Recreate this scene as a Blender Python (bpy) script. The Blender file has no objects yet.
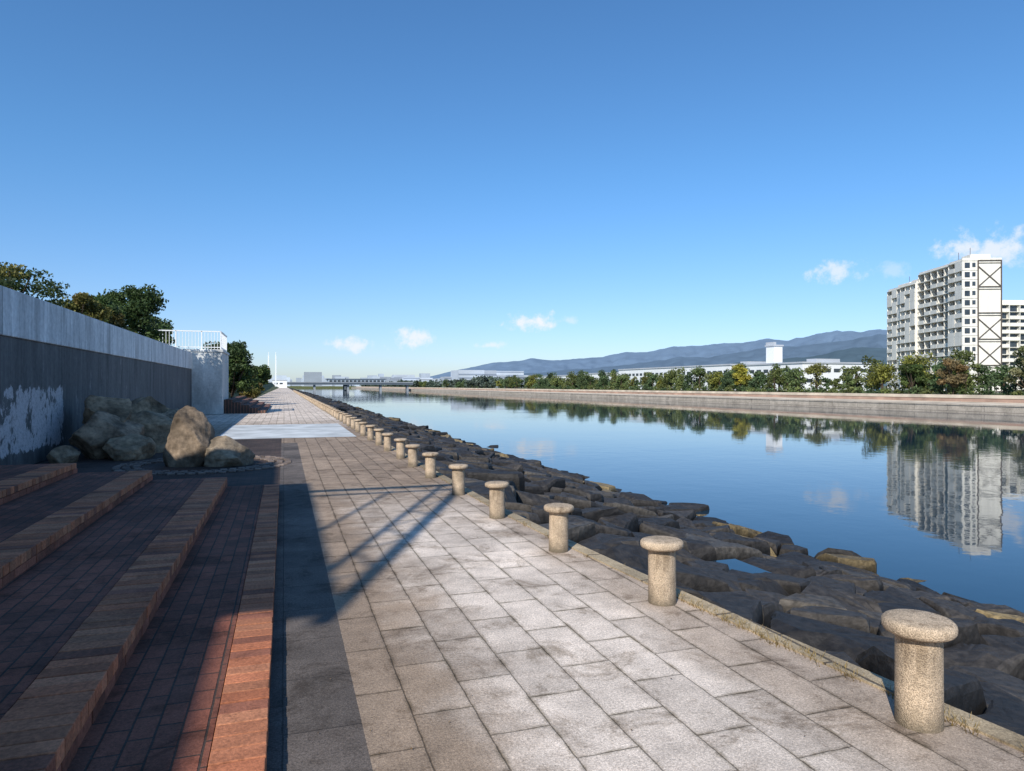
import bpy, math, random
import numpy as np
from mathutils import Vector, noise, Matrix
random.seed(7); rng=np.random.default_rng(11)
D=bpy.data; S=bpy.context.scene
S.view_settings.view_transform='Standard'; S.view_settings.look='None'; S.view_settings.exposure=0
# ------------------------------------------------------------ node helpers
def newmat(name,rough=0.8,spec=0.3):
    m=D.materials.new(name); m.use_nodes=True
    nt=m.node_tree; b=nt.nodes['Principled BSDF']
    b.inputs['Roughness'].default_value=rough
    b.inputs['Specular IOR Level'].default_value=spec
    return m,nt,b
class N:
    def __init__(s,nt): s.nt=nt; s.L=nt.links
    def n(s,t,**k):
        x=s.nt.nodes.new(t)
        for a,b in k.items(): setattr(x,a,b)
        return x
    def link(s,a,b): s.L.new(a,b)
    def pos(s): return s.n('ShaderNodeTexCoord').outputs['Object']
    def sep(s,v):
        x=s.n('ShaderNodeSeparateXYZ'); s.link(v,x.inputs[0]); return x.outputs
    def comb(s,a,b,c=0):
        x=s.n('ShaderNodeCombineXYZ')
        for i,q in enumerate((a,b,c)):
            if isinstance(q,(int,float)): x.inputs[i].default_value=q
            else: s.link(q,x.inputs[i])
        return x.outputs[0]
    def noise(s,v,scale,detail=4,rough=.55,dist=0):
        x=s.n('ShaderNodeTexNoise'); s.link(v,x.inputs['Vector'])
        x.inputs['Scale'].default_value=scale; x.inputs['Detail'].default_value=detail
        x.inputs['Roughness'].default_value=rough; x.inputs['Distortion'].default_value=dist
        return x.outputs['Fac']
    def mr(s,v,a,b,c=0,d=1,smooth=True):
        x=s.n('ShaderNodeMapRange'); x.interpolation_type='SMOOTHSTEP' if smooth else 'LINEAR'
        s.link(v,x.inputs[0])
        for i,q in enumerate((a,b,c,d)): x.inputs[i+1].default_value=q
        return x.outputs[0]
    def math(s,op,a,b=0.0,clamp=False):
        x=s.n('ShaderNodeMath',operation=op); x.use_clamp=clamp
        for i,q in enumerate((a,b)):
            if isinstance(q,(int,float)): x.inputs[i].default_value=q
            else: s.link(q,x.inputs[i])
        return x.outputs[0]
    def mix(s,f,a,b,mode='MIX'):
        x=s.n('ShaderNodeMix',data_type='RGBA',blend_type=mode)
        for i,q in ((0,f),(6,a),(7,b)):
            if isinstance(q,(int,float)): x.inputs[i].default_value=q
            elif isinstance(q,tuple): x.inputs[i].default_value=(*q,1)
            else: s.link(q,x.inputs[i])
        return x.outputs[2]
    def bump(s,h,strength,dist,bsdf):
        x=s.n('ShaderNodeBump'); x.inputs['Strength'].default_value=strength; x.inputs['Distance'].default_value=dist
        s.link(h,x.inputs['Height']); s.link(x.outputs[0],bsdf.inputs['Normal']); return x
    def scalemul(s,col,f,lo,hi):
        g=s.mr(f,0.3,0.7,lo,hi,False); c=s.n('ShaderNodeCombineColor')
        for i in range(3): s.link(g,c.inputs[i])
        return s.mix(1.0,col,c.outputs[0],'MULTIPLY')
def simple(name,c,rough=.8,var=.25,scale=3.0,spec=.3,bump=0.0):
    m,nt,b=newmat(name,rough,spec); k=N(nt); p=k.pos()
    f=k.noise(p,scale,5); col=k.scalemul(c,f,1-var,1+var)
    k.link(col,b.inputs['Base Color'])
    if bump: k.bump(k.noise(p,scale*8,5),bump,.02,b)
    return m
def attrmat(name,rough=.8,nscale=20,var=.2,bump=.2,spec=.25,transl=False,bd=.01,grime=0):
    m,nt,b=newmat(name,rough,spec); k=N(nt)
    a=k.n('ShaderNodeAttribute',attribute_name='Col'); p=k.pos()
    f=k.noise(p,nscale,4)
    cc=k.scalemul(a.outputs['Color'],f,1-var,1+var) if var else a.outputs['Color']
    if grime:
        g=k.mr(k.noise(p,3.2,7,.75,.4),.44,.66); cc=k.mix(k.math('MULTIPLY',g,grime),cc,k.mix(1.0,cc,(.38,.36,.36),'MULTIPLY'))
    k.link(cc,b.inputs['Base Color'])
    if bump: k.bump(k.noise(p,nscale*1.5,6,.68),bump,bd,b)
    if transl:
        t=k.n('ShaderNodeBsdfTranslucent'); k.link(a.outputs['Color'],t.inputs[0])
        mx=k.n('ShaderNodeMixShader'); mx.inputs[0].default_value=.25
        k.link(b.outputs[0],mx.inputs[1]); k.link(t.outputs[0],mx.inputs[2])
        k.link(mx.outputs[0],nt.nodes['Material Output'].inputs[0])
    return m
def brickmat(name,c1,c2,mortar,w,h,swap,mort=.008,stain=(.6,1.2),off=(0,0),zones=False,rough=.85,speck=.18,spots=False):
    m,nt,b=newmat(name,rough,.25); k=N(nt); p=k.pos(); x,y,z=k.sep(p)[:3]
    if swap=='vu': v=k.comb(k.math('ADD',y,off[1]),k.math('ADD',x,off[0]))
    elif swap=='vz': v=k.comb(k.math('ADD',y,off[0]),k.math('ADD',z,off[1]))
    else: v=k.comb(k.math('ADD',x,off[0]),k.math('ADD',y,off[1]))
    nv=k.n('ShaderNodeTexNoise'); k.link(p,nv.inputs['Vector']); nv.inputs['Scale'].default_value=9; nv.inputs['Detail'].default_value=3
    vs_=k.n('ShaderNodeVectorMath',operation='MULTIPLY_ADD'); k.link(nv.outputs['Color'],vs_.inputs[0]); vs_.inputs[1].default_value=(.014*min(1,w*2),)*3; k.link(v,vs_.inputs[2]); v=vs_.outputs[0]
    def bt(ms,sm):
        t=k.n('ShaderNodeTexBrick'); k.link(v,t.inputs['Vector'])
        t.inputs['Scale'].default_value=1; t.inputs['Brick Width'].default_value=w; t.inputs['Row Height'].default_value=h
        t.inputs['Mortar Size'].default_value=ms; t.inputs['Mortar Smooth'].default_value=sm; t.inputs['Bias'].default_value=0
        t.inputs['Color1'].default_value=(*c1,1); t.inputs['Color2'].default_value=(*c2,1); t.inputs['Mortar'].default_value=(*mortar,1); return t
    t=bt(mort,.4); col=t.outputs['Color']
    st=k.noise(p,.55,6,.65,.6); col=k.scalemul(col,st,*stain)
    st2=k.noise(p,4.5,6,.7); col=k.scalemul(col,st2,.78,1.2)
    sp=k.noise(p,150,3,.7); col=k.scalemul(col,sp,1-speck,1+speck)
    if spots:
        g=k.noise(p,70,3,.8); col=k.scalemul(col,g,1-speck,1+speck)
        d=k.mr(k.noise(p,2.1,7,.78,.5),.49,.66); col=k.mix(k.math('MULTIPLY',d,.8),col,k.mix(1.0,col,(.42,.38,.33),'MULTIPLY'))
    if zones:
        # grime and moss creeping out of the joints
        tj=bt(.028,1.0); jf=k.math('MULTIPLY',tj.outputs['Fac'],k.mr(k.noise(p,3.3,7,.8),.42,.60,.08,.85))
        col=k.mix(jf,col,k.mix(1.0,col,(.36,.34,.27),'MULTIPLY'))
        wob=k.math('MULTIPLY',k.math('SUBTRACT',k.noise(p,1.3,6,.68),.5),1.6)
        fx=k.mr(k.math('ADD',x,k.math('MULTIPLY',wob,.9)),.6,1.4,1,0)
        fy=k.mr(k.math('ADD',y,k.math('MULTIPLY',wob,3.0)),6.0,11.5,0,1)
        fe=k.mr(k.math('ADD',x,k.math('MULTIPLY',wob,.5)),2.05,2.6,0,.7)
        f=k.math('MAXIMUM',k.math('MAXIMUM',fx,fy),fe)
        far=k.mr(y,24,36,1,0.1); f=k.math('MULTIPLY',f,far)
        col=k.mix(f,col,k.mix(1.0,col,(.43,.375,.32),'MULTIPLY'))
    k.link(col,b.inputs['Base Color'])
    inv=k.math('SUBTRACT',1.0,t.outputs['Fac'])
    hgt=k.math('ADD',k.math('MULTIPLY',inv,1.0),k.math('MULTIPLY',k.noise(p,60,5,.7),.6))
    k.bump(hgt,.8,.008,b)
    return m
# ------------------------------------------------------------ mesh helpers
def link(o,parent=None):
    S.collection.objects.link(o)
    if parent: o.parent=parent
    return o
def empty(name,loc=(0,0,0),rot=0):
    o=D.objects.new(name,None); o.location=loc; o.rotation_euler=(0,0,rot); return link(o)
def fastmesh(name,V,F,cols=None,mats=(),parent=None,smooth=False,midx=None):
    me=D.meshes.new(name); V=np.asarray(V,dtype=np.float32); F=np.asarray(F,dtype=np.int32)
    n=F.shape[1]
    me.vertices.add(len(V)); me.vertices.foreach_set('co',V.ravel())
    me.loops.add(F.size); me.loops.foreach_set('vertex_index',F.ravel())
    me.polygons.add(len(F)); me.polygons.foreach_set('loop_start',np.arange(len(F),dtype=np.int32)*n)
    me.polygons.foreach_set('loop_total',np.full(len(F),n,dtype=np.int32))
    if midx is not None: me.polygons.foreach_set('material_index',np.asarray(midx,dtype=np.int32))
    me.polygons.foreach_set('use_smooth',np.full(len(F),smooth,dtype=bool))
    me.update(calc_edges=True); me.validate()
    if cols is not None:
        a=me.color_attributes.new('Col','FLOAT_COLOR','POINT')
        c=np.ones((len(V),4),dtype=np.float32); c[:,:3]=cols; a.data.foreach_set('color',c.ravel())
    for m in mats: me.materials.append(m)
    return link(D.objects.new(name,me),parent)
class MB:
    def __init__(s): s.V=[];s.F=[];s.C=[];s.M=[]
    def box(s,x0,x1,y0,y1,z0,z1,mi=0,col=(1,1,1)):
        o=len(s.V)
        s.V+=[(x0,y0,z0),(x1,y0,z0),(x1,y1,z0),(x0,y1,z0),(x0,y0,z1),(x1,y0,z1),(x1,y1,z1),(x0,y1,z1)]
        for f in ((0,3,2,1),(4,5,6,7),(0,1,5,4),(1,2,6,5),(2,3,7,6),(3,0,4,7)): s.F.append([o+i for i in f]); s.M.append(mi)
        s.C+=[col]*8
    def beam(s,a,b,w,mi=0,h=None,col=(1,1,1)):
        a=Vector(a);b=Vector(b);d=(b-a).normalized()
        up=Vector((0,0,1)) if abs(d.z)<.95 else Vector((1,0,0))
        r=d.cross(up).normalized()*w/2; t=r.cross(d).normalized()*(h or w)/2
        o=len(s.V)
        for q in (a,b):
            for e in (-r-t,r-t,r+t,-r+t): s.V.append(tuple(q+e))
        for f in ((0,1,2,3),(7,6,5,4),(0,4,5,1),(1,5,6,2),(2,6,7,3),(3,7,4,0)): s.F.append([o+i for i in f]); s.M.append(mi)
        s.C+=[col]*8
    def quad(s,p,mi=0,col=(1,1,1)):
        o=len(s.V); s.V+=list(p); s.F.append([o,o+1,o+2,o+3]); s.M.append(mi); s.C+=[col]*4
    def build(s,name,mats,parent=None,bevel=0,cols=False):
        ob=fastmesh(name,s.V,s.F,np.array(s.C) if cols else None,mats,parent,False,s.M)
        if bevel:
            m=ob.modifiers.new('b','BEVEL'); m.width=bevel; m.segments=2; m.limit_method='ANGLE'
        return ob
# ------------------------------------------------------------ materials
M_pav=brickmat('paver_stone',(.86,.73,.61),(.68,.575,.48),(.36,.30,.24),.60,.30,'vu',.004,(.70,1.12),zones=True,speck=.38,spots=True)
M_gut=brickmat('gutter_concrete',(.14,.115,.098),(.105,.088,.076),(.07,.058,.05),.60,.42,'vu',.004,(.5,1.4),speck=.45,spots=True)
M_kerb=brickmat('kerb_stone',(.50,.39,.25),(.40,.32,.21),(.14,.11,.08),.9,3,'vu',.012,(.4,1.2),speck=.35,spots=True)
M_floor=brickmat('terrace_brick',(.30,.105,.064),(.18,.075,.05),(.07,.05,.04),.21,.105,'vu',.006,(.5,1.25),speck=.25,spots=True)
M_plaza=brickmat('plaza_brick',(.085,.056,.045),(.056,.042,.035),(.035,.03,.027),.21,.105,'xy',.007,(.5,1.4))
M_brick=attrmat('edge_brick',.85,60,.28,.6,grime=.6)
M_blue=simple('painted_concrete',(.50,.52,.52),.95,.3,.9,spec=.05,bump=.1)
M_white=simple('white_painted_metal',(.78,.79,.79),.5,.05)
M_leaf=attrmat('leaf',.6,3,0,0,.3,True)
M_bark=simple('bark',(.09,.065,.045),.9,.4,8,bump=.6)
def wallmat(name,base,patches):
    m,nt,b=newmat(name,.9,.2); k=N(nt); p=k.pos(); x,y,z=k.sep(p)[:3]
    st=k.noise(k.comb(k.math('MULTIPLY',y,2.2),x,k.math('MULTIPLY',z,.35)),1.3,6,.65)
    col=k.scalemul(base,st,.68,1.3)
    streak=k.noise(k.comb(k.math('MULTIPLY',y,9.0),x,k.math('MULTIPLY',z,.5)),1.0,5,.7)
    col=k.scalemul(col,streak,.78,1.15)
    col=k.scalemul(col,k.noise(p,9,6,.7),.82,1.18)
    t=k.n('ShaderNodeTexBrick'); k.link(k.comb(y,z),t.inputs['Vector']); t.offset=0
    t.inputs['Scale'].default_value=1; t.inputs['Brick Width'].default_value=3.6; t.inputs['Row Height'].default_value=20
    t.inputs['Mortar Size'].default_value=.02
    col=k.mix(t.outputs['Fac'],col,k.mix(1.0,col,(.45,.45,.45),'MULTIPLY'))
    if patches:
        footdark=k.mr(k.math('ADD',z,k.math('MULTIPLY',st,.8)),.5,1.3,.5,0); col=k.mix(footdark,col,k.mix(1.0,col,(.45,.45,.45),'MULTIPLY'))  # wall colour gets darker towards the bottom
        q=k.comb(k.math('MULTIPLY',y,1.5),0,k.math('MULTIPLY',z,.9))
        n=k.noise(q,1.4,9,.74,.3)
        zone=k.math('MULTIPLY',k.mr(y,17.8,18.8,1,0),k.math('MULTIPLY',k.mr(z,.1,.4),k.mr(z,1.45,1.8,1,0)))
        bias=k.math('ADD',n,k.math('MULTIPLY',k.math('SUBTRACT',zone,1.0),.3))
        f=k.mr(bias,.44,.475)
        f=k.math('MULTIPLY',f,k.mr(k.noise(p,18,6,.85),.36,.54,.45,1))
        n2=k.math('MULTIPLY',k.mr(k.noise(k.comb(k.math('MULTIPLY',y,1.5),x,k.math('MULTIPLY',z,.5)),2,6,.7),.60,.72),.3)
        col=k.mix(k.math('MULTIPLY',k.math('MAXIMUM',f,n2),.85),col,(.66,.61,.61))
    k.link(col,b.inputs['Base Color']); k.bump(k.noise(p,30,5,.7),.35,.01,b); return m
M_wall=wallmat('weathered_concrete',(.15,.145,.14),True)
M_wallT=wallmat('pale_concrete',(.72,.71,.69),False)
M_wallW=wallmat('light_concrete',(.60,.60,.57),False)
# ------------------------------------------------------------ world
SUN_AZ=math.radians(220); SUN_EL=math.radians(37)
W=D.worlds.new('World'); S.world=W; W.use_nodes=True; k=N(W.node_tree); bg=W.node_tree.nodes['Background']
sky=k.n('ShaderNodeTexSky',sky_type='NISHITA'); sky.sun_disc=False; sky.sun_elevation=SUN_EL; sky.sun_rotation=SUN_AZ
sky.air_density=1.0; sky.dust_density=.4; sky.ozone_density=1.5
gen=k.n('ShaderNodeTexCoord').outputs['Generated']
gz=k.sep(gen)[2]
tint=k.mix(k.mr(gz,0,.32,0,1),(.70,.84,1.17),(.57,.97,1.30))
col=k.mix(1.0,sky.outputs[0],tint,'MULTIPLY')
YAW=math.radians(18.46)
def skydir(az,el): return Vector((math.sin(az)*math.cos(el),math.cos(az)*math.cos(el),math.sin(el)))
def cdir(px,py):
    a=math.atan((px-512)/683)+YAW; e=math.atan((385.5-py)/math.hypot(683,px-512)); return a,e
nz=k.math('MULTIPLY',k.math('SUBTRACT',k.noise(gen,55,6,.62),.5),3.4)
tot=None
for (px,py,wx,wy,al) in ((533,321,22,9,.95),(349,345,17,7,.8),(411,338,20,10,.85),(491,345,12,4,.65),(838,271,20,8,.7),(990,249,36,13,.8),(892,270,12,7,.3),(568,320,12,4,.4)):
    a,e=cdir(px,py); d=skydir(a,e); r=Vector((math.cos(a),-math.sin(a),0)); u=r.cross(d)
    sub=k.n('ShaderNodeVectorMath',operation='SUBTRACT'); k.link(gen,sub.inputs[0]); sub.inputs[1].default_value=d
    def dot(v,sc):
        x=k.n('ShaderNodeVectorMath',operation='DOT_PRODUCT'); k.link(sub.outputs[0],x.inputs[0]); x.inputs[1].default_value=v*sc; return x.outputs['Value']
    c=k.comb(dot(r,683/wx),dot(u,683/wy),dot(d,3.0))
    ln=k.n('ShaderNodeVectorMath',operation='LENGTH'); k.link(c,ln.inputs[0])
    msk=k.math('MULTIPLY',k.mr(k.math('ADD',ln.outputs['Value'],nz),.1,1.3,1,0),al)
    tot=msk if tot is None else k.math('MAXIMUM',tot,msk)
col=k.mix(tot,col,(7.4,7.6,8.0))
k.link(col,bg.inputs['Color']); bg.inputs['Strength'].default_value=.125
sd=D.lights.new('sun','SUN'); sd.energy=5.0; sd.angle=math.radians(.6); sd.color=(1,.95,.87)
so=link(D.objects.new('sun',sd)); tosun=skydir(SUN_AZ,SUN_EL); so.rotation_euler=tosun.to_track_quat('Z','Y').to_euler()
# ------------------------------------------------------------ camera
cd=D.cameras.new('camera'); cd.lens=24; cd.sensor_width=36; cd.clip_end=30000; cd.clip_start=.05
co=link(D.objects.new('camera',cd)); co.location=(0,0,1.6); co.rotation_euler=(math.radians(90),0,-YAW); S.camera=co
# ------------------------------------------------------------ water + ground
WZ=-2.6
m,nt,b=newmat('water',.03,.5); k=N(nt); p=k.pos()
b.inputs['Base Color'].default_value=(.010,.032,.055,1); b.inputs['IOR'].default_value=1.333
x,y,z=k.sep(p)[:3]
w1=k.noise(p,.9,3,.55); w2=k.noise(p,.11,3,.5)
patch=k.mr(k.noise(k.comb(k.math('MULTIPLY',x,.35),y),.035,3,.5),.42,.62,.35,1.3)
k.bump(k.math('ADD',k.math('MULTIPLY',k.math('MULTIPLY',w1,.55),patch),k.math('MULTIPLY',w2,1.0)),.10,.12,b)
M_water=m
mb=MB(); mb.quad([(2,-300,WZ),(9000,-300,WZ),(9000,1500,WZ),(2,1500,WZ)]); mb.build('water',[M_water])
M_ground=simple('ground_soil',(.16,.15,.10),.95,.4,.02)
mb=MB(); mb.quad([(-12000,-3000,-6),(12000,-3000,-6),(12000,12000,-6),(-12000,12000,-6)]); mb.build('ground',[M_ground])
def ue(v):
    v=max(v,-1.5); return 2.69+.45*(max(0,10-v)/7.5)**2
vs=[-6+.5*i for i in range(34)]+[12,20,40,80,160,320,900]
mb=MB(); mk=MB()
for a,bv in zip(vs[:-1],vs[1:]):
    ua,ub=ue(a),ue(bv)
    mb.quad([(-.07,a,0),(.35,a,0),(.35,bv,0),(-.07,bv,0)],1 if a<20 else 0)
    mb.quad([(.35,a,0),(ua-.13,a,0),(ub-.13,bv,0),(.35,bv,0)],0)
    mk.quad([(ua-.13,a,.012),(ua,a,.012),(ub,bv,.012),(ub-.13,bv,.012)])
    mk.quad([(ua-.13,a,-.1),(ua-.13,a,.012),(ub-.13,bv,.012),(ub-.13,bv,-.1)])
    mk.quad([(ua,a,.012),(ua,a,-1.0),(ub,bv,-1.0),(ub,bv,.012)])
mb.build('promenade_path',[M_pav,M_gut]); mk.build('quay_kerb',[M_kerb])
mb=MB(); mb.quad([(-1.95,21.8,.006),(2.15,21.8,.006),(2.15,29.5,.006),(-1.95,29.5,.006)]); mb.build('painted_pavement',[M_blue])
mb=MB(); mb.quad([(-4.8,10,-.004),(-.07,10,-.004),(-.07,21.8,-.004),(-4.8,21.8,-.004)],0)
mb.quad([(-5,21.8,-.004),(-.07,21.8,-.004),(-.07,900,-.004),(-5,900,-.004)],1)
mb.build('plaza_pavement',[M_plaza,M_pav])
# ------------------------------------------------------------ brick terrace steps
edges=[(-.07,.10,0),(-.80,.24,.10),(-1.80,.38,.24),(-2.75,.52,.38),(-3.75,.66,.52)]
VE=11.0; V0=-3.0
tf=MB(); bk=MB()
for i,(ur,zt,zb) in enumerate(edges):
    ul=edges[i+1][0] if i+1<len(edges) else -4.8
    wdt=.30 if i else .22
    tf.box(ul-.02,ur-wdt,V0,VE,-.05,zt-.004)
    tf.box(ur-wdt,ur-.02,V0,VE,-.05,zt-.07)
    v=V0
    while v<VE-.05:
        f=random.uniform(.72,1.15); g=random.random()
        c=(.50*f,(.175+.04*g)*f,(.085+.03*g)*f)
        if random.random()<.15: c=(.32*f,.125*f,.075*f)
        j=random.uniform(-.003,.003)
        bk.box(ur-wdt+.004,ur+j,v,v+.104,zt-.075,zt+random.uniform(-.002,.002),0,c); v+=.11
    v=V0
    while v<VE-.1:
        f=random.uniform(.6,1.1)
        bk.box(ur-.06,ur-.006+random.uniform(-.002,.002),v,v+.215,zb-.005,zt-.082,0,(.36*f,.125*f,.075*f)); v+=.223
tf.build('brick_terrace',[M_floor]); bk.build('terrace_edge_bricks',[M_brick],bevel=.004,cols=True)
st=MB()
for i in range(5):
    st.box(-3.25,-1.0-.45*i,42,57,.0 if i==0 else .16*i-.003,.16*(i+1))
M_st=brickmat('stair_brick',(.24,.12,.09),(.16,.085,.065),(.08,.06,.05),.21,.08,'vu',.007)
st.build('brick_stairs',[M_st])
# ------------------------------------------------------------ retaining wall, platform, railing
wl=MB()
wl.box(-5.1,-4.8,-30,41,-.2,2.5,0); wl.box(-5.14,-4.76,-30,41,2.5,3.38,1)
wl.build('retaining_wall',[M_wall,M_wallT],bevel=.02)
pw=MB(); pw.box(-9,-3.25,41,45.5,-.2,3.45,0); pw.box(-9,-3.2,40.95,45.55,3.45,3.6,0)
pw.build('stair_platform_wall',[M_wallW],bevel=.02)
rl=MB()
def rail(a,b,z0):
    a=Vector(a);b=Vector(b);L=(b-a).length; n=max(1,int(L/.16))
    for h,w in ((1.0,.06),(.12,.04)): rl.beam((a.x,a.y,z0+h),(b.x,b.y,z0+h),w)
    for i in range(n+1):
        q=a+(b-a)*i/n; w=.06 if i%8==0 else .022
        rl.beam((q.x,q.y,z0),(q.x,q.y,z0+1.0),w)
rail((-8.2,41.2),(-3.35,41.2),3.6); rail((-3.35,41.2),(-3.35,45.4),3.6)
rl.build('white_railing',[M_white])
em=MB(); M_grass=simple('embankment_grass',(.11,.12,.05),.95,.5,1.5,bump=.5)
em.box(-400,-5.12,-60,48,-3,3.2); 
em.quad([(-3.4,45.6,.0),(-3.2,900,.0),(-9,900,3.0),(-6,45.6,3.2)]); em.quad([(-6,45.6,3.2),(-9,900,3.0),(-400,900,3.2),(-400,45.6,3.21)])
em.build('embankment',[M_grass])
# unseen canopy and boom left of view, invented to cast the promenade shadow
cp=MB()
cp.box(-11,-5.1,-1.5,5.1,6.30,6.45); cp.box(-11.2,-5.62,5.1,8.4,6.30,6.45); cp.box(-11,-5.1,-10,-.4,5.45,5.63)
for x in (-8.8,-5.4):
    for yv,zz in ((-8.6,5.46),(-5,5.46),(-1.2,5.46),(4.8,6.31)): cp.box(x-.1,x+.1,yv-.1,yv+.1,3.2,zz)
for yv in (8,): cp.box(-5.9,-5.7,yv-.1,yv+.1,3.2,6.31); cp.box(-9,-8.8,yv-.1,yv+.1,3.2,6.31)
A=Vector((-5.2,-1.7,6.37)); B=Vector((-2.7,4.2,6.37)); A2=Vector((-5.2,-.7,6.37)); B2=Vector((-3.05,4.2,6.37))
cp.beam(A,B,.13,h=.08); cp.beam(A2,B2,.07,h=.06)
for i in range(6):
    t=i/5; q=A.lerp(B,t); w=A2.lerp(B2,t); cp.beam(q,w,.03)
    if i<5: cp.beam(w,A.lerp(B,(i+1)/5),.025)
cp.beam((-5.1,4.25,6.37),(-2.6,4.25,6.37),.12,h=.1); cp.beam((-5.1,3.8,6.37),(-2.8,3.8,6.37),.06,h=.06)
cp.beam((-5.2,1.0,6.37),(-3.9,3.9,6.37),.05,h=.05)
cp.build('shadow_caster',[M_white])
# ------------------------------------------------------------ bollards
def lathe(name,prof,mat,loc,seg=40,scale=1,parent=None):
    V=[];F=[]
    n=len(prof)
    for i in range(seg):
        a=2*math.pi*i/seg
        for r,z in prof: V.append((r*math.cos(a),r*math.sin(a),z))
    for i in range(seg):
        j=(i+1)%seg
        for q in range(n-1): F.append([i*n+q,j*n+q,j*n+q+1,i*n+q+1])
    o=fastmesh(name,V,F,None,[mat],parent,True); o.location=loc; return o
m,nt,b=newmat('bollard_granite',.9,.2); k=N(nt); p=k.pos()
v=k.n('ShaderNodeTexVoronoi'); k.link(p,v.inputs['Vector']); v.inputs['Scale'].default_value=150
cc=k.scalemul((.52,.40,.28),v.outputs['Distance'],.8,1.25)
sp=k.mr(k.noise(p,170,2),.56,.63); cc=k.mix(k.math('MULTIPLY',sp,.6),cc,(.13,.10,.075))
oi=k.n('ShaderNodeObjectInfo'); vv=k.n('ShaderNodeVectorMath',operation='ADD'); k.link(p,vv.inputs[0]); k.link(oi.outputs['Random'],vv.inputs[1])
cc=k.scalemul(cc,k.noise(vv.outputs[0],6,6,.7),.60,1.2)
px_,py_,z=k.sep(p)[:3]
dr=k.noise(k.comb(k.math('MULTIPLY',px_,16),k.math('MULTIPLY',py_,16),k.math('MULTIPLY',z,2.5)),1.0,5,.7)
drip=k.math('MULTIPLY',k.mr(dr,.50,.66),k.mr(z,.15,.47,.15,.75)); cc=k.mix(drip,cc,k.mix(1.0,cc,(.45,.42,.38),'MULTIPLY'))
cc=k.mix(k.mr(k.math('ADD',z,k.math('MULTIPLY',k.noise(p,14,4),.16)),.06,.24,.85,0),cc,(.12,.10,.07))
k.link(cc,b.inputs['Base Color']); k.bump(k.math('ADD',v.outputs['Distance'],k.noise(p,45,4,.7)),.6,.006,b); M_bol=m
prof=[(.103,-.02),(.102,.0),(.101,.2),(.100,.425),(.100,.43),(.135,.432),(.150,.440),(.157,.452),(.158,.470),(.155,.484),(.145,.494),(.128,.499),(.06,.502),(0,.502)]
bv=[2.46,4.43,6.13,7.9,9.75,11.7,13.4,15.0]; bh=[1.0,.93,.89,.86,.88,.87]
while bv[-1]<190: bv.append(bv[-1]+1.8)
for i,v in enumerate(bv):
    s=bh[i] if i<len(bh) else .87
    o=lathe('stone_bollard',prof,M_bol,(ue(v)-.27+random.uniform(-.02,.02),v,0),40 if i<8 else 16)
    o.scale=(1 if i<2 else .93,1 if i<2 else .93,s); o.rotation_euler=(random.uniform(-.012,.012),random.uniform(-.012,.012),random.random()*6)
# ------------------------------------------------------------ riprap: tightly packed angular blocks (one mesh)
RV=[];RF=[];RC=[]
pools=[(6.2,8.7,.60,-1.30),(4.15,8.6,.42,-.86)]
_pt={}
def seedpt(i,j,cs):
    key=(i,j,cs)
    if key not in _pt:
        r=random.Random(i*7919+j*104729+int(cs*100)); _pt[key]=((i+.06+.88*r.random())*cs,(j+.06+.88*r.random())*cs*1.08)
    return _pt[key]
def clip(poly,mx,my,nx,ny):
    out=[];n=len(poly)
    for a in range(n):
        p=poly[a];q=poly[(a+1)%n]; dp=(p[0]-mx)*nx+(p[1]-my)*ny; dq=(q[0]-mx)*nx+(q[1]-my)*ny
        if dp<=0: out.append(p)
        if (dp<0)!=(dq<0) and dp!=dq:
            t=dp/(dp-dq); out.append((p[0]+(q[0]-p[0])*t,p[1]+(q[1]-p[1])*t))
    return out
def slope(u): return -.22-(u-2.8)*.238
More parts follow.
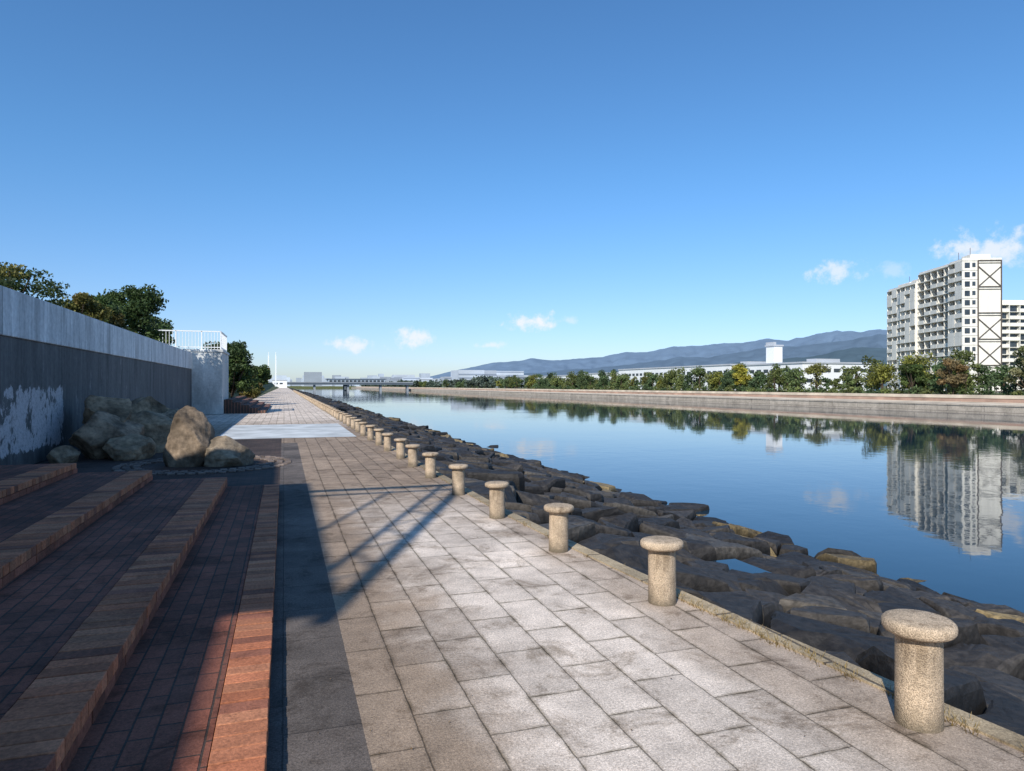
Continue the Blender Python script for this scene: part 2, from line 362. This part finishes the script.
def block(poly,detail,zoff,rr):
    pts=[]
    n=len(poly)
    for a in range(n):
        p=poly[a];q=poly[(a+1)%n]; L=math.hypot(q[0]-p[0],q[1]-p[1]); m=max(1,int(L/detail))
        for s_ in range(m):
            t=s_/m; j=0 if s_==0 else .022
            pts.append((p[0]+(q[0]-p[0])*t+rr.uniform(-j,j),p[1]+(q[1]-p[1])*t+rr.uniform(-j,j)))
    m=len(pts)
    if m<4: return
    cx=sum(p[0] for p in pts)/m; cy=sum(p[1] for p in pts)/m
    z0=slope(cx)+zoff; tx=rr.gauss(0,.10)-.10; ty=rr.gauss(0,.10)
    cuts=[]
    for _ in range(rr.choice([1,1,2,2])):
        a=rr.random()*6.28; cuts.append((math.cos(a),math.sin(a),rr.uniform(.12,.34),rr.uniform(.4,1.0)))
    def top(x,y):
        dx=x-cx;dy=y-cy; z=z0+dx*tx+dy*ty
        for (c,s_,d,k_) in cuts:
            t=dx*c+dy*s_-d
            if t>0: z-=t*k_
        return z+.022*noise.noise(Vector((x*3.1,y*3.1,zoff*9)))+.014*noise.noise(Vector((x*8,y*8,3)))
    o=len(RV)
    tone=rr.random(); base=(.024+.030*tone,.0215+.025*tone,.020+.020*tone)
    if rr.random()<.10: base=(.075,.065,.054)
    if cx>10.9 and rr.random()<.2: base=(.20,.145,.07)
    wet=.6 if cx>11.6 else 1
    levels=[(1.0,-.75,0,.12),(1.0,-.20,.04,.45),(.985,-.085,.03,.9),(.93,-.012,.01,1.25),(.86,0,.008,1.05),(.45,0,.012,1)]  # last value: gap shade painted down the block sides, top rim lightened
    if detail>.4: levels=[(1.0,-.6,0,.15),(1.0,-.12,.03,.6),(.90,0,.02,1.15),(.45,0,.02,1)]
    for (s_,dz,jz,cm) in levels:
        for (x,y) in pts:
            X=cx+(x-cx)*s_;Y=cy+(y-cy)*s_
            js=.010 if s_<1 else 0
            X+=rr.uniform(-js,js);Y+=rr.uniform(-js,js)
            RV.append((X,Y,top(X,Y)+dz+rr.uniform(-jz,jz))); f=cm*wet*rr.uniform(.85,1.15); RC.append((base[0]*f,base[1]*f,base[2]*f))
    nl=len(levels)
    for l in range(nl-1):
        for a in range(m):
            b_=(a+1)%m; p=o+l*m
            RF.append((p+a,p+b_,p+m+b_)); RF.append((p+a,p+m+b_,p+m+a))
    c=len(RV); RV.append((cx,cy,top(cx,cy)+rr.uniform(-.01,.015))); RC.append(base)
    p=o+(nl-1)*m
    for a in range(m): RF.append((p+a,p+(a+1)%m,c))
def blocks(v0,v1,cs,detail,g):
    i0=int(2.4/cs)-1;i1=int(13.8/cs)+1;j0=int(v0/cs/1.08)-1;j1=int(v1/cs/1.08)+1
    for i in range(i0,i1):
        for j in range(j0,j1):
            cx,cy=seedpt(i,j,cs)
            if cy<v0 or cy>=v1: continue
            rr=random.Random(i*31+j*1009)
            poly=[(cx-1.5*cs,cy-1.5*cs),(cx+1.5*cs,cy-1.5*cs),(cx+1.5*cs,cy+1.5*cs),(cx-1.5*cs,cy+1.5*cs)]
            for a in range(-2,3):
                for b_ in range(-2,3):
                    if (a or b_) and len(poly)>2:
                        qx,qy=seedpt(i+a,j+b_,cs); dx=qx-cx;dy=qy-cy;L=math.hypot(dx,dy)
                        gg=g*rr.uniform(.5,1.5); poly=clip(poly,(cx+qx)/2-dx/L*gg,(cy+qy)/2-dy/L*gg,dx/L,dy/L)
            if len(poly)<3: continue
            e=ue(cy)+.03; poly=clip(poly,e,cy,-1,0)
            if len(poly)<3: continue
            area=abs(sum(poly[a][0]*poly[(a+1)%len(poly)][1]-poly[(a+1)%len(poly)][0]*poly[a][1] for a in range(len(poly))))/2
            if area<.04*cs: continue
            zo=rr.gauss(0,.06)+(.09 if rr.random()<.10 else 0)
            px=sum(p[0] for p in poly)/len(poly);py=sum(p[1] for p in poly)/len(poly)
            if any(math.hypot(px-a,py-b_)<c_ for a,b_,c_,_ in pools): zo=-.75
            if rr.random()<.30 and area>.5*cs*cs:
                a=rr.random()*3.14; nx,ny=math.cos(a),math.sin(a); o_=rr.uniform(-.1,.1)*cs
                p1=clip(poly,px+nx*(o_-g*.7),py+ny*(o_-g*.7),nx,ny); p2=clip(poly,px+nx*(o_+g*.7),py+ny*(o_+g*.7),-nx,-ny)
                if len(p1)>2: block(p1,detail,zo,rr)
                if len(p2)>2: block(p2,detail,zo+rr.gauss(0,.06),rr)
            else: block(poly,detail,zo,rr)
blocks(-1.5,16,1.02,.22,.034); blocks(16,45,1.04,.34,.034); blocks(45,130,1.2,.5,.04); blocks(130,420,2.2,1.2,.06)
M_rip=attrmat('riprap_stone',.66,11,.5,.9,.3,bd=.022)
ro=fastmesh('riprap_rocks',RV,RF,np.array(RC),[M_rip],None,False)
M_ripdark=simple('riprap_dark',(.012,.011,.010),.7,.3,4,bump=.5)  # near-black sheet under the blocks, paints shade into their gaps
mb=MB()
for a,b_ in ((-6,2.5),(2.5,10),(10,60),(60,420)):
    mb.quad([(ue(a),a,-.75),(14.5,a,-3.85),(14.5,b_,-3.85),(ue(b_),b_,-.75)])
mb.quad([(2.6,420,-.3),(13.6,420,-3.0),(13.6,900,-3.0),(2.6,900,-.3)])
mb.build('riprap_base',[M_ripdark])
pm=MB()
for pu,pv,pr,pz in pools:
    pm.quad([(pu-pr*1.6,pv-pr*1.6,pz),(pu+pr*1.6,pv-pr*1.6,pz),(pu+pr*1.6,pv+pr*1.6,pz),(pu-pr*1.6,pv+pr*1.6,pz)])
pm.build('rock_pool_water',[M_water])
# ------------------------------------------------------------ boulders
M_rock=attrmat('boulder_stone',.9,9,.4,.9,bd=.03,grime=.5)
def boulder(loc,sz,seed,rotz,col=(.27,.22,.16)):
    import bmesh
    bm=bmesh.new(); bmesh.ops.create_icosphere(bm,subdivisions=5,radius=1)
    o=Vector((seed*7.1,seed*3.3,seed*1.7)); rr=random.Random(seed)
    pl=[(Vector((rr.uniform(-1,1),rr.uniform(-1,1),rr.uniform(-.5,1))).normalized(),rr.uniform(.55,.82)) for _ in range(13)]
    for v in bm.verts:
        p=v.co.copy()
        for n_,d_ in pl:
            t=p.dot(n_)-d_
            if t>0: p-=n_*t*.93
        p*=1+.12*noise.noise(p*1.3+o)+.06*noise.noise(p*3.5+o)+.035*noise.noise(p*9+o)
        v.co=Vector((p.x*sz[0],p.y*sz[1],p.z*sz[2]))*1.08
    V=[tuple(v.co) for v in bm.verts]; F=[[l.index for l in f.verts] for f in bm.faces]; bm.free()
    C=[]
    for v in V:
        f=.85+.7*noise.noise(Vector(v)*2.5+o); C.append((col[0]*f,col[1]*f,col[2]*f))
    ob=fastmesh('boulder',V,F,np.array(C),[M_rock],None,True); ob.location=loc; ob.rotation_euler=(0,0,rotz); return ob
boulder((-1.75,15.2,.45),(.56,.52,.72),3,1.3,(.24,.18,.125))
boulder((-1.05,14.9,.2),(.56,.46,.36),5,.1,(.30,.235,.165))
boulder((-3.75,17.3,.42),(.85,.7,.6),7,.5,(.33,.23,.15))
boulder((-3.3,16.9,.2),(.6,.55,.36),8,1.2,(.38,.27,.17))
boulder((-3.9,18.2,.9),(.8,.6,.5),9,2.0,(.38,.26,.16))
boulder((-3.0,18.6,.45),(.75,.7,.6),10,.9,(.35,.25,.16))
boulder((-2.7,20.3,.45),(.9,.7,.65),12,2.2,(.36,.26,.17))
boulder((-3.8,21.0,.6),(.9,.8,.7),13,.2,(.34,.24,.15))
boulder((-4.3,16.4,.12),(.3,.3,.22),15,.2,(.32,.23,.15))
ring=MB()
for rad in (1.25,1.42,1.59):
    n=int(2*math.pi*rad/.17)
    for i in range(n):
        a=2*math.pi*i/n; f=random.uniform(.6,1.2); cx=-1.5+rad*math.cos(a); cy=15.1+rad*math.sin(a)
        ring.box(cx-.06,cx+.06,cy-.06,cy+.06,-.01,.02+random.uniform(0,.012),0,(.22*f,.17*f,.14*f))
ring.build('cobble_ring',[M_brick],bevel=.012,cols=True)
# ------------------------------------------------------------ trees
def leafcloud(cent,rad,n,size,pal):
    m=len(cent); ids=rng.integers(0,m,n)
    d=rng.normal(size=(n,3)); d/=np.linalg.norm(d,axis=1)[:,None]
    r=rng.random(n)**.45
    P=cent[ids]+d*r[:,None]*rad[ids]
    a=rng.normal(size=(n,3)); a/=np.linalg.norm(a,axis=1)[:,None]
    b=np.cross(a,rng.normal(size=(n,3))); b/=np.linalg.norm(b,axis=1)[:,None]
    s=size*(.6+.8*rng.random(n))[:,None]
    V=np.stack([P-a*s,P-b*s*.5,P+a*s,P+b*s*.5],1).reshape(-1,3)
    F=np.arange(4*n).reshape(-1,4)
    pal=np.array(pal); ct=pal[rng.integers(0,len(pal),m)]*(.7+.6*rng.random(m))[:,None]
    C=ct[ids]*(.75+.5*rng.random(n))[:,None]
    return V,F,np.repeat(C,4,0)
GREEN=[(.055,.09,.025),(.07,.105,.03),(.045,.075,.022),(.085,.115,.03)]
PINE=[(.045,.075,.026),(.06,.09,.03)]
OLIVE=[(.15,.14,.035),(.19,.15,.05),(.12,.12,.03)]
def tree(name,loc,H,R,trunk,n,size,pal,clumps=26,flat=.75):
    e=empty(name,loc); rr=random.Random(int(abs(loc[0]*31+loc[1]*17)*10))
    cent=[];rad=[]
    ch=H-trunk
    for i in range(clumps):
        a=rr.random()*6.283; q=rr.random()**.6*R*.78; zz=trunk+ch*(.12+.76*rr.random()); taper=1-.55*max(0,(zz-trunk)/ch-.35)
        cent.append((math.cos(a)*q*taper,math.sin(a)*q*taper,zz)); r=R*rr.uniform(.2,.4); rad.append((r,r,r*flat))
    V,F,C=leafcloud(np.array(cent),np.array(rad),n,size,pal)
    fastmesh('crown',V,F,C,[M_leaf],e)
    tb=MB(); segs=5; p=Vector((0,0,-.1)); 
    for i in range(segs):
        q=Vector((rr.uniform(-.1,.1)*R*.3,rr.uniform(-.1,.1)*R*.3,trunk*(i+1)/segs+ .25*ch*(i==segs-1)))
        tb.beam(p,q,.07*H*.55*(1-.12*i)); p=q
    for c in cent[:12]:
        tb.beam((0,0,trunk*.85),c,.035*H*.4)
    tb.build('trunk',[M_bark],e); return e
tree('pine_tree',(-6.6,20.6,3.0),1.75,1.7,.4,4200,.05,PINE+OLIVE[:1],28,.3)
tree('pine_tree',(-7.9,23.2,3.0),2.0,1.5,.5,3600,.055,PINE+OLIVE,20,.35)
tree('shrub',(-7.0,28.0,3.0),1.95,1.2,.2,5000,.06,OLIVE,22)
tree('shrub',(-6.6,31.0,3.0),1.8,1.1,.2,4500,.06,OLIVE[:2]+GREEN[:1],20)
tree('broadleaf_tree',(-7.2,37.2,3.0),3.6,1.9,.4,12000,.085,GREEN[:3],44)
tree('broadleaf_tree',(-7.9,34.2,3.0),2.7,1.2,.4,5500,.08,GREEN,26)
tree('broadleaf_tree',(-9.0,56,3.0),3.9,1.9,.5,6000,.12,GREEN,24)
tree('broadleaf_tree',(-3.9,58,.4),4.9,1.75,.3,11000,.11,GREEN[:3],50)
tree('broadleaf_tree',(-4.9,63,.8),4.6,1.9,.3,7000,.13,GREEN[:3],34)
tree('broadleaf_tree',(-4.0,76,.6),3.3,1.7,.3,6000,.13,OLIVE+GREEN,24)
tree('broadleaf_tree',(-4.6,92,.6),3.3,1.9,.3,5000,.15,GREEN,24)
tree('broadleaf_tree',(-5.5,110,1.0),3.6,2.4,.5,5000,.16,GREEN,24)
tree('shrub',(-3.2,70,.2),1.5,1.1,.1,2500,.11,OLIVE,14)
tree('shrub',(-3.6,98,.3),1.6,1.3,.2,2500,.14,OLIVE,14)
tree('broadleaf_tree',(-5.0,135,1.0),4.2,2.8,.5,5000,.2,GREEN,24)
tree('broadleaf_tree',(-5.0,165,1.0),4.8,3.2,.5,5000,.24,OLIVE+GREEN,24)
def treemass(name,items,nper,size,pal):
    Vs=[];Fs=[];Cs=[];o=0; tb=MB()
    for (x,y,z0,H,R) in items:
        m=14; c=[];r=[]
        for i in range(m):
            a=random.random()*6.28;q=random.random()**.6*R*.75;t=random.random()
            c.append((x+math.cos(a)*q*(1-.4*t),y+math.sin(a)*q*(1-.4*t),z0+H*(.15+.72*t))); w=R*random.uniform(.25,.48); r.append((w,w,w*.8))
        pl=[random.choice(pal)] ; pp=[tuple(np.array(pl[0])*random.uniform(.7,1.3)) for _ in range(4)]
        V,F,C=leafcloud(np.array(c),np.array(r),int(nper*(R/2.8)**1.2)+40,size,pp); Vs.append(V);Fs.append(F+o);Cs.append(C);o+=len(V)
        tb.beam((x,y,z0-.2),(x,y,z0+H*.6),.05*H)
    e=empty(name); fastmesh('crowns',np.concatenate(Vs),np.concatenate(Fs),np.concatenate(Cs),[M_leaf],e); tb.build('trunks',[M_bark],e)
AUT=[(.22,.22,.045),(.24,.15,.04),(.17,.17,.045)]
HZ=[(.09,.135,.055),(.12,.16,.055),(.14,.165,.05),(.075,.115,.05),(.10,.14,.055),(.15,.17,.055)]
it=[]
v=40
while v<360:
    big=random.random()
    H=random.uniform(3.2,5) if big<.35 else (random.uniform(5,6.6) if big<.88 else random.uniform(6.8,8.2))
    it.append((112+random.uniform(-1,6),v,.1,H,H*random.uniform(.38,.58))); v+=random.uniform(1.8,4.6)
treemass('far_bank_trees',it,850,.28,HZ+HZ+HZ+AUT[:1]+AUT[2:])
it=[(118+random.uniform(0,14),random.uniform(60,700),.1,random.uniform(4.0,6.5),random.uniform(2.5,4)) for _ in range(90)]
treemass('background_trees',it,380,.42,HZ)
for (x,y,H,R,pal) in ((111.5,148,7.2,3.2,[(.36,.32,.05),(.28,.28,.05)]),(110,88,6.4,2.6,[(.24,.16,.07),(.20,.15,.07)]),(110.5,76,8.2,3.4,[(.20,.19,.09),(.16,.17,.07)]),(111,97,6.0,2.6,GREEN),(111,66,6.2,3.2,OLIVE)):
    tree('autumn_tree' if pal is not GREEN else 'broadleaf_tree',(x,y,.1),H,R,1.0,3500,.24,pal,24)
# ------------------------------------------------------------ far bank
fb=MB(); M_bank=brickmat('bank_concrete',(.52,.44,.35),(.45,.38,.30),(.24,.20,.17),6,1.2,'vz',.05,(.65,1.15))
M_red=simple('bank_red_paving',(.40,.265,.20),.9,.3,.3); M_tan=simple('bank_tan_wall',(.58,.49,.38),.9,.3,.25)
fb.box(100,101,-200,1100,-4,-1.5,0); fb.box(99.9,101.1,-200,1100,-1.5,-1.3,0)
fb.quad([(101,-200,-1.4),(108,-200,-1.1),(108,1100,-1.1),(101,1100,-1.4)],2)
fb.box(108,108.6,-200,1100,-1.2,-.5,1); fb.box(107.9,108.7,-200,1100,-.5,.05,2)
fb.build('far_bank_seawall',[M_bank,M_red,M_tan])
fl=MB(); fl.quad([(108.6,-300,.02),(9000,-300,.02),(9000,9000,.02),(108.6,9000,.02)]); fl.quad([(-9000,1100,.2),(108.6,1100,.2),(108.6,9000,.2),(-9000,9000,.2)])
fl.box(-9000,108.6,1098,1100,-4,.3)
fl.build('far_terrain',[M_grass])
hv=[(109.6+random.uniform(0,1),v+random.uniform(-.5,.5),-.1,random.uniform(.7,1.9),1.4) for v in np.arange(20,300,2.2)]
treemass('far_bank_hedge',hv,300,.22,HZ)
# ------------------------------------------------------------ apartments
def aptmat(name,c):
    m,nt,b=newmat(name,.75,.2); k=N(nt); p=k.pos(); x,y,z=k.sep(p)[:3]
    s=k.noise(k.comb(k.math('MULTIPLY',x,2.0),k.math('MULTIPLY',y,2.0),k.math('MULTIPLY',z,.25)),1.0,6,.7)
    col=k.scalemul(c,s,.82,1.08); col=k.scalemul(col,k.noise(p,.35,3),.93,1.05); k.link(col,b.inputs['Base Color']); return m
M_apw=aptmat('apartment_white',(.84,.79,.69)); M_apg=aptmat('apartment_grey',(.46,.44,.40))
M_glass=simple('window_glass',(.04,.05,.06),.15,.5,.6,.6); M_brn=simple('frame_brown',(.11,.09,.075),.7,.1)
def apartment(name,loc,rot,secs,depth,nf,fh,wide=False):
    e=empty(name,loc,rot); R=random.Random(5)
    w=MB()
    for si,(s0,s1,xo,nfl,dark) in enumerate(secs):
        H=nfl*fh
        w.box(xo+1.3,depth,s0+.01,s1-.01,-.3,H,3 if dark else 0)
        w.box(xo+.4,depth+.1,s0+.02,s1-.02,H,H+.55,0)
        w.box(xo+2.5,depth-1.5,s0+1,s1-1,H+.55,H+1.6,0) if not dark else None
        w.beam((xo+3,s0+2,H+.5),(xo+3,s0+2,H+3.2),.08,3)
        nb=max(1,round((s1-s0)/2.9)); bw=(s1-s0)/nb
        for i in range(nb+1):
            y=s0+i*bw; w.box(xo+.12,xo+1.3,y-.09 if i else y,y+.09 if i<nb else y,0,H,0)
        for f in range(nfl):
            z=f*fh
            w.box(xo,xo+1.3,s0+.003,s1-.003,z+fh-.16,z+fh,0)
            for i in range(nb):
                y=s0+i*bw
                w.box(xo+1.24,xo+1.31,y+.2,y+bw-.2,z+.1,z+fh-.3,1)
                w.box(xo+1.21,xo+1.25,y+bw*.48,y+bw*.54,z+.15,z+fh-.45,0)
                q=R.random()
                if dark:
                    if q<.6: w.box(xo+.02,xo+.1,y+.1,y+bw-.1,z,z+fh*.38,0)
                    else: w.beam((xo+.05,y,z+fh*.45),(xo+.05,y+bw,z+fh*.45),.08,3)
                else:
                    if q<.72: w.box(xo+.0,xo+.1,y+.11,y+bw-.11,z,z+fh*.40,0)
                    else: w.box(xo+.0,xo+.1,y+.11,y+bw-.11,z,z+fh*.93,0)
                    if q<.3: w.box(xo+.5,xo+1.2,y+bw*.55,y+bw-.15,z,z+fh-.2,0)
                if R.random()<.3: w.box(xo+.55,xo+.6,y+.3,y+bw*.6,z+fh*.45,z+fh*.72,2)
    s0,s1,xo,nfl,dk=secs[0]; H=nfl*fh
    w.box(xo,depth+.1,s0-.25,s0,-.3,H+.56,0)
    if wide:
        nb=int((depth-xo)/3.2); bw=(depth-xo)/nb
        for f in range(nfl):
            z=f*fh; w.box(xo,depth,s0-1.2,s0-.24,z+fh-.15,z+fh,0)
            for i in range(nb):
                x=xo+i*bw
                w.box(x+.3,x+bw-.3,s0-.30,s0-.245,z+.1,z+fh-.35,1)
                if (i*7+f*3)%5: w.box(x+.1,x+bw-.1,s0-1.19,s0-1.1,z,z+fh*.42,0)
        for i in range(nb+1):
            x=xo+i*bw; w.box(x-.08,x+.08,s0-1.15,s0-.24,0,H,0)
    else:
        for f in range(nfl):
            z=f*fh
            w.box(xo+.5,xo+1.6,s0-.28,s0-.24,z+.4,z+fh-.45,1)
            w.box(xo+2.1,xo+2.8,s0-.28,s0-.24,z+.6,z+fh-.5,1)
            w.box(xo,xo+3.2,s0-.31,s0-.24,z+fh-.1,z+fh,2)
        step=nfl/5
        for f in range(6):
            z=min(H,f*step*fh); w.beam((xo+3.3,s0-.35,z),(depth+.1,s0-.35,z),.2,3)
            w.beam((xo+3.3,s0-.35,max(0,z-.55)),(depth+.1,s0-.35,max(0,z-.55)),.12,3)
        for x in (xo+3.3,depth): w.beam((x,s0-.36,0),(x,s0-.36,H),.2,3)
        for f in (1,2,4):
            z=f*step*fh; z2=z+step*fh*.78
            w.beam((xo+3.3,s0-.37,z),(depth,s0-.37,z2),.16,3); w.beam((xo+3.3,s0-.40,z2),(depth,s0-.40,z),.16,3)
    w.build('building_body',[M_apw,M_glass,M_apg,M_brn],e); return e
apartment('apartment_building',(141.2,111,.3),-math.radians(21.73),[(0,5.35,0,14,False),(5.5,19.4,.7,14,True),(19.55,27,.1,13,False),(27.1,35,.7,13,False)],8.2,14,2.05)
apartment('apartment_building',(205,150,.3),-math.radians(15),[(0,12,0,12,False),(12.1,30,.8,12,True)],40,12,2.15,True)
# ------------------------------------------------------------ warehouses and distant city
M_ww=simple('warehouse_white',(.80,.80,.79),.6,.06,.1); M_roof=simple('warehouse_roof',(.45,.47,.5),.6,.1,.1)
def building(name,x0,x1,y0,y1,z,bands=2):
    e=empty(name); w=MB()
    w.box(x0,x1,y0,y1,-.1,z,0); w.box(x0-.3,x1+.3,y0-.3,y1+.3,z,z+.5,2)
    for i in range(bands):
        zz=1.5+(z-2)*i/bands+1.0
        y=y0+1.5
        while y<y1-3:
            w.box(x0-.06,x0+.1,y,y+2.2,zz,zz+1.1,1); y+=3.4
        x=x0+1.5
        while x<x1-3:
            w.box(x,x+2.2,y0-.06,y0+.1,zz,zz+1.1,1); x+=3.4
    w.box(x0+(x1-x0)*.2,x0+(x1-x0)*.5,y0+1,y0+5,z+.5,z+1.5,2)
    w.build('walls',[M_ww,M_glass,M_roof],e)
building('warehouse',150,190,205,290,8.8,2)
building('warehouse',150,185,296,330,7.5,1)
building('warehouse',146,176,165,198,8.2,2)
building('warehouse_tower',158,161.5,192,196,15.0,0)
building('factory',150,200,345,420,7,1)
ct=MB(); R=random.Random(3)
for i in range(240):
    v=R.uniform(500,2500); u=R.uniform(125,160)+ (v*R.uniform(-.02,.5) if v>1150 else R.uniform(0,120))
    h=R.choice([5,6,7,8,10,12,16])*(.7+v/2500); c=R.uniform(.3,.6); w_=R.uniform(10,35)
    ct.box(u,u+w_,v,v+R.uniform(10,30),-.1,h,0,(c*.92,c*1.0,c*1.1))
    for f in range(int(h//3)):
        ct.box(u-.1,u+w_+.1,v-.15,v+.1,1.5+f*3,2.6+f*3,0,(c*.5,c*.58,c*.7))
for i in range(160):
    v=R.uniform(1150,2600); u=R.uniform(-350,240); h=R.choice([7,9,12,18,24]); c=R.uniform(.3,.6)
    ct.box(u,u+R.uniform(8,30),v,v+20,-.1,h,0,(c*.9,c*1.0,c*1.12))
ct.build('distant_city_buildings',[attrmat('city_wall',.8,.05,.1,0)],cols=True)
it=[(R.uniform(112,150),R.uniform(360,1100),.0,R.uniform(4,8),R.uniform(3,5)) for _ in range(150)]
treemass('distant_tree_line',it,120,.9,[(.095,.13,.095),(.11,.14,.11)])
M_bri=simple('bridge_steel',(.10,.125,.15),.8,.1,.2); M_brp=simple('bridge_pier',(.28,.30,.32),.8,.1,.2)
br=MB(); y0=560
br.box(-12,101,y0,y0+10,2.2,3.9,0); br.box(-12,101,y0-.4,y0,3.8,4.4,1)
for x in (-4,22,48,74,96): br.box(x,x+1.6,y0+2,y0+8,-4,2.2,1)
br.build('canal_bridge',[M_bri,M_brp])
st=MB(); st.box(34,80,y0+14,y0+34,2.9,6.6,0); st.box(33,81,y0+13.6,y0+34.5,6.6,7.2,2)
for i in range(14): st.box(35+i*3.2,37.3+i*3.2,y0+13.8,y0+14.1,4.6,6.0,1)
for x in (47,): st.box(x,x+2,y0+16,y0+30,-4,2.9,2)
M_stn=simple('station_wall',(.36,.42,.48),.7,.1,.2)
st.build('station_building',[M_stn,M_glass,M_bri])
ms=MB()
for x in (-8.6,-4.6): ms.beam((x,420,1),(x,420,19),.7,0); ms.beam((x,420,19),(x,420,21),.3,0)
ms.build('white_mast',[M_white])
building('harbour_building',-8,2,520,550,5.2,1)
# ------------------------------------------------------------ mountains
def ridge(name,az0,az1,dist,prof,col,seed,nrow=26):
    V=[];F=[];C=[]; n=420
    for j in range(nrow):
        t=j/(nrow-1)
        for i in range(n+1):
            az=az0+(az1-az0)*i/n; px=512+683*math.tan(az-YAW)
            h=np.interp(px,[q[0] for q in prof],[q[1] for q in prof])*dist/683
            h=h*(1+.07*noise.fractal(Vector((az*26,seed,0)),1,2,5))
            dd=dist*(.70+.30*t)
            rdg=.45*abs(noise.fractal(Vector((az*38+seed,t*3.2,seed)),1,2,5))
            z=h*(t**.8)*(1-rdg*(1-t)*1.3)
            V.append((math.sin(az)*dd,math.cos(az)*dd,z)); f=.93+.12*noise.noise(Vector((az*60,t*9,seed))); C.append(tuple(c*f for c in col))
    for j in range(nrow-1):
        for i in range(n):
            a=j*(n+1)+i; F.append([a,a+1,a+n+2,a+n+1])
    fastmesh(name,V,F,np.array(C),[attrmat(name+'_haze',1,.01,.05,0,.0)],None,True)  # distance haze is mixed into the bluish ridge colours
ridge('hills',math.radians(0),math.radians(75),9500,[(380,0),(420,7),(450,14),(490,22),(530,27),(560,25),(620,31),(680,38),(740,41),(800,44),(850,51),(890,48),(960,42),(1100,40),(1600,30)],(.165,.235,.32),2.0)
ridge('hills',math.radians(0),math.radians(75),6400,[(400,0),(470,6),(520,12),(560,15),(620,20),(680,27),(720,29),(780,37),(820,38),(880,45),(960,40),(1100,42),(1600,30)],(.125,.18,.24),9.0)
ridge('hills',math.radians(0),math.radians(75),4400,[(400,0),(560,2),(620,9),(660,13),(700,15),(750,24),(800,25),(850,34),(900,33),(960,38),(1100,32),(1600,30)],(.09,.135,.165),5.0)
# ------------------------------------------------------------ litter and dry grass
def tufts(name,pts,n,h,pal):
    V=[];F=[];C=[]
    for (x,y,z) in pts:
        for _ in range(n):
            a=random.random()*6.28;r=random.random()*.05;hh=h*random.uniform(.4,1.2);bx,by=x+math.cos(a)*r,y+math.sin(a)*r
            lx,ly=math.cos(a)*hh*.6,math.sin(a)*hh*.6; w=.003; o=len(V); c=random.choice(pal)
            px,py=-math.sin(a)*w,math.cos(a)*w
            V+=[(bx-px,by-py,z),(bx+px,by+py,z),(bx+lx+px*.2,by+ly+py*.2,z+hh),(bx+lx-px*.2,by+ly-py*.2,z+hh)]; F.append([o,o+1,o+2,o+3]); C+=[c]*4
    fastmesh(name,V,F,np.array(C),[M_leaf])
pts=[]
for i in range(110):
    v=random.choice([random.uniform(2.3,4.6),random.uniform(2,14)]); pts.append((ue(v)-.13+random.uniform(-.02,.03),v,0))
for i in range(60):
    v=random.uniform(2.3,11); pts.append((ue(v)+.03,v,-.05-random.random()*.1))
tufts('dry_grass',pts,9,.04,[(.35,.25,.10),(.25,.18,.07),(.30,.22,.11)])
lt=MB()
for i in range(90):
    v=random.uniform(2,12); u=random.uniform(-.05,2.6) if random.random()<.5 else random.uniform(.2,.8)
    s=random.uniform(.004,.009); a=random.random()*3; c=random.choice([(.16,.10,.05),(.25,.17,.08),(.10,.07,.05)])
    dx,dy=math.cos(a)*s,math.sin(a)*s
    lt.quad([(u-dx,v-dy,.006),(u+dy*.5,v-dx*.5,.012),(u+dx,v+dy,.006),(u-dy*.5,v+dx*.5,.009)],0,c)
lt.build('fallen_leaves',[M_leaf],cols=True)
print('done',len(RV))
